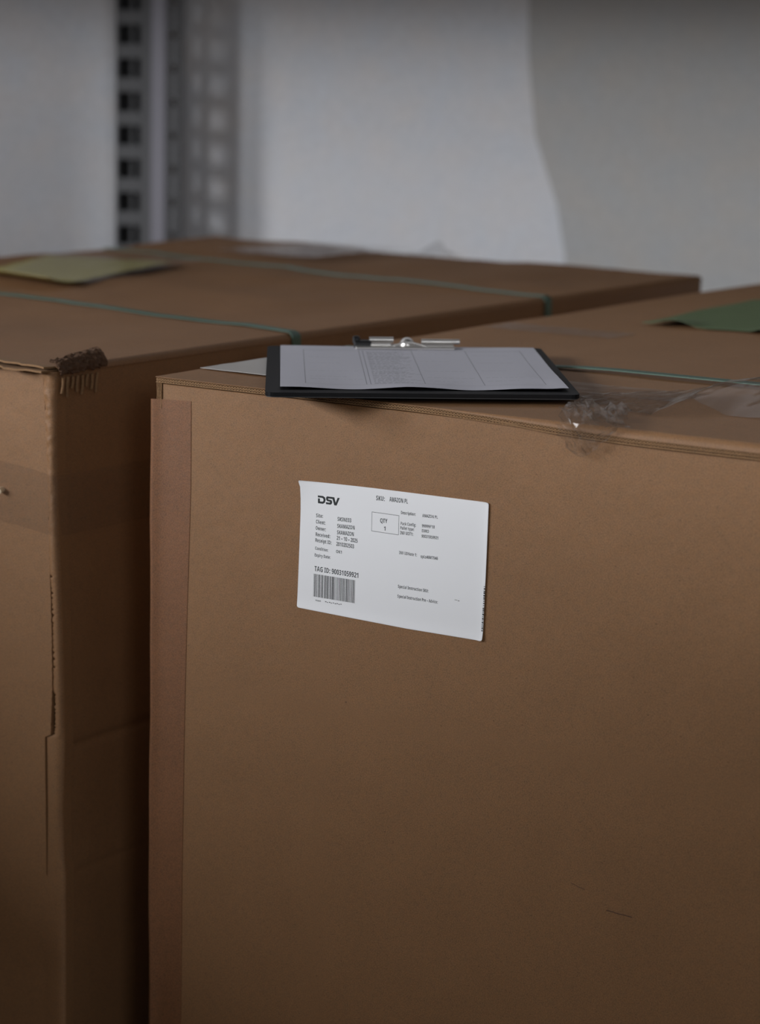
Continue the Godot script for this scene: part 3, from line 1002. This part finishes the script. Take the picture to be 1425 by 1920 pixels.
# ------------------------------------------------------------------ the clipboard and its form
func build_clipboard() -> void:
	# local: x along the near edge, z towards the lens, origin under the middle of the near edge
	var turn := deg_to_rad(2.4)
	var lean := deg_to_rad(0.4)
	var at := Vector3(0.0286, TOP + 0.0048, -1.747)
	var c := thing("clipboard", "black clipboard with a chrome clip, jutting over the front edge of the labelled box", "clipboard", at, turn)
	c.rotation.z = lean
	var black := flat_mat(Color8(20, 20, 22), 0.5, 0.0, 0.3)
	var chrome := flat_mat(Color8(232, 229, 225), 0.34, 1.0)
	var st := begin()
	var pts := PackedVector2Array()
	for k in [[-0.111, 0.0, PI / 2, PI], [-0.111, -0.278, PI, 1.5 * PI], [0.111, -0.278, 1.5 * PI, TAU], [0.111, 0.0, 0.0, PI / 2]]:
		var rr := 0.006
		var cx: float = k[0] - signf(k[0]) * rr
		var cz: float = k[1] + (rr if k[1] < -0.1 else -rr)
		for i in 5:
			var a: float = lerpf(k[2], k[3], i / 4.0)
			pts.append(Vector2(cx + rr * cos(a), cz + rr * sin(a)))
	plate(st, pts, 0.0034, 0.0028)
	obj("board", st, black, c)
	st = begin()
	var inner := PackedVector2Array()
	for p in pts:
		inner.append(Vector2(p.x * 0.994, -0.139 + (p.y + 0.139) * 0.996))
	plate(st, inner, 0.0006, 0.0008)
	obj("backing", st, flat_mat(Color8(60, 60, 62), 0.5), c)
	# the clip on the far edge
	var clip := begin()
	var y0 := 0.0042
	var z := -0.266
	box(clip, Vector3(-0.0005 + 0.005, y0 + 0.0012, z + 0.004), Vector3(0.080, 0.0022, 0.022), 0.0008)
	var clip_o := obj("clip", clip, chrome, c)
	clip_o.position.x = -0.005
	st = begin()
	tube(st, [Vector3(-0.024, y0 + 0.0062, z), Vector3(-0.0045, y0 + 0.0062, z)], 0.0023, 16)
	obj("lever_bar", st, chrome, clip_o)
	st = begin()
	tube(st, [Vector3(-0.023, y0 + 0.0030, z + 0.007), Vector3(-0.007, y0 + 0.0030, z + 0.007)], 0.0016, 14)
	obj("lever_bar", st, chrome, clip_o)
	st = begin()
	tube(st, [Vector3(0.018, y0 + 0.0050, z), Vector3(0.049, y0 + 0.0050, z)], 0.0021, 16)
	obj("lever_bar", st, chrome, clip_o)
	st = begin()
	for i in 8:
		var a0 := PI / 2 * i / 8.0
		var a1 := PI / 2 * (i + 1) / 8.0
		for j in 20:
			var b0 := TAU * j / 20
			var b1 := TAU * (j + 1) / 20
			var dome := func(a: float, bb: float) -> Vector3: return Vector3(cos(a) * cos(bb), sin(a), cos(a) * sin(bb))
			var q := [dome.call(a0, b0), dome.call(a0, b1), dome.call(a1, b1), dome.call(a1, b0)]
			var f := func(v: Vector3) -> Vector3: return Vector3(0.0065, y0 + 0.002, z) + v * Vector3(0.0062, 0.0065, 0.0062)
			tri(st, f.call(q[0]), f.call(q[1]), f.call(q[2]), q[0], q[1], q[2])
			tri(st, f.call(q[0]), f.call(q[2]), f.call(q[3]), q[0], q[2], q[3])
	obj("rivet", st, chrome, clip_o)
	st = begin()
	var wire := []
	for i in 17:
		var s := i / 16.0
		wire.append(Vector3(lerpf(-0.006, 0.024, s), y0 + 0.0012 + 0.0042 * sin(PI * pow(s, 0.8)), z + 0.010))
	tube(st, wire, 0.0007, 8)
	obj("spring_wire", st, chrome, clip_o)
	st = begin()
	box(st, Vector3(-0.0295, y0 + 0.0030, z + 0.003), Vector3(0.014, 0.0062, 0.012), 0.0012)
	box(st, Vector3(-0.0345, y0 + 0.0060, z + 0.001), Vector3(0.006, 0.0062, 0.008), 0.0012)
	obj("hook", st, flat_mat(Color8(20, 20, 22), 0.4), clip_o).set_meta("label", "black plastic hook of the clip")
	# the form under the clip: an object of its own
	var sh := begin()
	var wavy := FastNoiseLite.new()
	wavy.seed = 6
	wavy.frequency = 9.0
	var fn := func(s, t):
		var x := lerpf(-0.1005, 0.1045, s)
		var lift: float = 0.0006 + 0.0016 * pow(t, 3.0) * (0.5 + 0.5 * sin(s * 15.0 + 1.0)) + 0.0008 * maxf(0.0, wavy.get_noise_2d(x, t * 0.2))
		lift += 0.0035 * exp(-pow((t - 0.05) / 0.05, 2.0)) * exp(-pow((s - 0.02) / 0.22, 2.0)) * 0.4
		lift += 0.0030 * exp(-pow((s - 1.0) / 0.05, 2.0)) * smoothstep(0.45, 1.0, t) * 0.5
		return Vector3(x, 0.0034 + lift, lerpf(-0.273, -0.016, t))
	sheet(sh, steps(48), steps(32), fn, 0.00012)
	var m := flat_mat(Color.WHITE, 0.6)
	m.albedo_texture = form_texture()
	var form := obj("paper_form", sh, m)
	form.position = at
	form.rotation = Vector3(0, turn, lean)
	tag(form, "white printed form sheet ruled in columns, clamped on the black clipboard", "paper")


# ------------------------------------------------------------------ papers lying on the boxes
func build_papers() -> void:
	# white slip half under the clipboard
	var st := begin()
	var nz := FastNoiseLite.new()
	nz.seed = 61
	nz.frequency = 20.0
	var o := Vector2(-1.1, 1.58)
	var f := func(u, w): return Vector3(u - o.x, 0.0001 + 0.0003 * nz.get_noise_2d(u, w * 3.0) + 0.0022, o.y - w)
	sheet(st, steps(16, -1.1675, -1.045), steps(10, 1.520, 1.665), f, 0.0003)
	var slip := obj("document_pouch", st, flat_mat(Color8(198, 193, 188), 0.3))
	slip.position = ground(o) + Vector3(0, TOP, 0)
	slip.rotation.y = -TURN
	tag(slip, "whitish document pouch on the labelled box, partly hidden beneath the clipboard", "pouch")
	# green sheet on the front box
	st = begin()
	var o2 := Vector2(-0.95, 2.18)
	var g := func(s, t):
		var u: float = lerpf(lerpf(-1.066, -1.085, t) + 0.002 * sin(t * 9.0), -0.80, s)
		var near := 2.052 + 0.003 * sin(s * 21.0)
		var lift: float = 0.0031 + 0.0050 * exp(-pow(t / 0.10, 2.0)) * maxf(0.0, sin(s * 17.0 - 0.6)) + 0.001 * sin(s * 8.0) * t
		return Vector3(u - o2.x, lift, o2.y - lerpf(near, 2.33, t))
	sheet(st, steps(50), steps(24), g, 0.0003)
	var gm := flat_mat(Color8(90, 108, 70), 0.5)
	var green := obj("green_sheet", st, gm)
	green.position = ground(o2) + Vector3(0, TOP, 0)
	green.rotation.y = -TURN
	tag(green, "green plastic sheet with a wavy near edge, lying on the labelled box at right", "sheet")
	# yellow sheet in its clear pouch on the rear box
	var o3 := Vector2(-1.76, 2.08)
	var pouch := thing("document_pouch", "clear document pouch holding a yellow sheet, on top of the rear box at far left", "pouch", ground(o3) + Vector3(0, TOP, 0), -TURN)
	st = begin()
	var pf := func(s, t):
		var u: float = lerpf(lerpf(-1.775, -1.90, t), lerpf(-1.636, -1.73, t), s)
		var w: float = lerpf(lerpf(1.955, 2.20, t), lerpf(1.945, 2.262, t), s)
		return Vector3(u - o3.x, 0.0075 + 0.0018 * nz.get_noise_2d(s * 0.3, t * 0.3), o3.y - w)
	sheet(st, steps(16), steps(16), pf, 0.0)
	obj("clear_sleeve", st, film, pouch)
	st = begin()
	var yf := func(s, t):
		# s across, t away; the near strip curls up towards the lens
		var u: float = lerpf(lerpf(-1.80, -1.895, t), lerpf(-1.650, -1.75, t), s)
		var w: float = lerpf(lerpf(1.945, 2.18, t), lerpf(1.898, 2.225, t), s)
		var curl := 0.010 * pow(maxf(0.0, 1.0 - t / 0.22), 2.0)
		return Vector3(u - o3.x, 0.0052 + curl + 0.0008 * nz.get_noise_2d(s * 0.3, t * 0.3 + 4.0), o3.y - w)
	sheet(st, steps(16), steps(26), yf, 0.0004)
	obj("yellow_sheet", st, flat_mat(Color8(176, 166, 104), 0.6), pouch)


# ------------------------------------------------------------------ the rack post and the shelf it carries
func build_rack() -> void:
	var z := -3.80
	var rack := thing("shelving_rack", "dark grey slotted steel rack post standing close before the white wall", "rack", Vector3(-0.36, 0, z))
	var steel := flat_mat(Color8(98, 98, 100), 0.6, 0.1)
	var zinc := flat_mat(Color8(150, 148, 157), 0.5, 0.2)
	var black := flat_mat(Color8(38, 38, 40), 0.7)
	var x0 := -0.408 + 0.36
	var pitch := 0.0496
	var first := EYE + 0.0116 - 30 * pitch
	# slotted face: two rims and a bar between each two slots
	var st := begin()
	box(st, Vector3(x0 + 0.0016, 1.25, 0), Vector3(0.0032, 2.5, 0.004), 0.0004)
	box(st, Vector3(x0 + 0.0452, 1.25, 0), Vector3(0.0178, 2.5, 0.004), 0.0004)
	for i in range(1, 49):
		var y := first + (i + 0.5) * pitch
		box(st, Vector3(x0 + 0.0197, y, 0), Vector3(0.0332, pitch - 0.0285, 0.004), 0.0004)
	box(st, Vector3(x0 + 0.001, 1.25, -0.025), Vector3(0.003, 2.5, 0.05))
	obj("slotted_face", st, steel, rack)
	st = begin()
	box(st, Vector3(x0 + 0.027, 1.25, -0.03), Vector3(0.052, 2.5, 0.003))  # black plate, stands in for the shade seen through the slots
	obj("slot_shade_plate", st, black, rack)
	st = begin()
	box(st, Vector3(x0 + 0.0235, 1.25, -0.018), Vector3(0.004, 2.5, 0.020))
	obj("rib", st, steel, rack)
	st = begin()
	box(st, Vector3(x0 + 0.064, 1.25, 0.0035), Vector3(0.0205, 2.5, 0.003), 0.0004)
	obj("bright_channel", st, zinc, rack).set_meta("label", "bare grey metal channel between the dark faces")
	# the narrow right-hand face, with a small hole every pitch
	st = begin()
	var x1 := -0.334 + 0.36
	box(st, Vector3(x1 + 0.004, 1.25, 0), Vector3(0.008, 2.5, 0.004), 0.0004)
	box(st, Vector3(x1 + 0.020, 1.25, 0), Vector3(0.007, 2.5, 0.004), 0.0004)
	for i in range(1, 49):
		var y := first + (i + 0.5) * pitch
		box(st, Vector3(x1 + 0.0122, y, 0), Vector3(0.0086, pitch - 0.012, 0.004), 0.0004)
	box(st, Vector3(x1 + 0.0225, 1.25, -0.02), Vector3(0.003, 2.5, 0.04))
	obj("narrow_face", st, steel, rack)
	# shelf above the frame: arms, beam and deck boards
	st = begin()
	box(st, Vector3(0.0, 1.77, 0.42), Vector3(0.06, 0.08, 0.86), 0.004)
	obj("arm", st, steel, rack)
	st = begin()
	box(st, Vector3(0.2, 1.78, 0.85), Vector3(5.6, 0.10, 0.05), 0.004)
	box(st, Vector3(0.2, 1.78, -0.04), Vector3(5.6, 0.10, 0.04), 0.004)
	obj("beam", st, steel, rack)
	for i in 5:
		st = begin()
		box(st, Vector3(0.2, 1.84, 0.09 + i * 0.175), Vector3(5.6, 0.02, 0.168), 0.003)
		obj("deck_board", st, flat_mat(Color8(150, 128, 100), 0.8), rack)


# ------------------------------------------------------------------ added box stacks outside the picture, placed to shade box fronts and wall
func build_light_blockers() -> void:
	for k in [[-2.25, -1.18, 0.0, 0.76, 1.76, 1.0, "lower box of the long middle stack"], [-2.25, -1.18, 0.765, 0.745, 1.76, 1.0, "upper box of the long middle stack"], [-1.3, -0.57, 0.0, 0.80, 0.96, 0.6, "lower box of the stack nearest the lens"], [-1.3, -0.57, 0.805, 0.775, 0.96, 0.6, "upper box of the stack nearest the lens"], [-2.3, -2.68, 0.0, 0.69, 1.0, 1.0, "lower box of the stack by the wall"], [-2.3, -2.68, 0.695, 0.69, 1.0, 1.0, "upper box of the stack by the wall"], [-1.55, -3.35, 0.0, 0.85, 0.25, 0.75, "lower box of the narrow stack under the shelf"], [-1.55, -3.35, 0.855, 0.85, 0.25, 0.75, "upper box of the narrow stack under the shelf"]]:
		var o := thing("light_blocking_box", "plain brown added light-blocking " + k[6] + " left of the picture", "box", Vector3(k[0], k[2], k[1]))
		var st := begin()
		box(st, Vector3(0, k[3] / 2, 0), Vector3(k[5], k[3], k[4]), 0.006)
		obj("body", st, kraft_dark, o)
		st = begin()
		box(st, Vector3(0, k[3] + 0.001, 0), Vector3(0.06, 0.002, k[4] - 0.02))
		obj("tape", st, paper_tape, o)
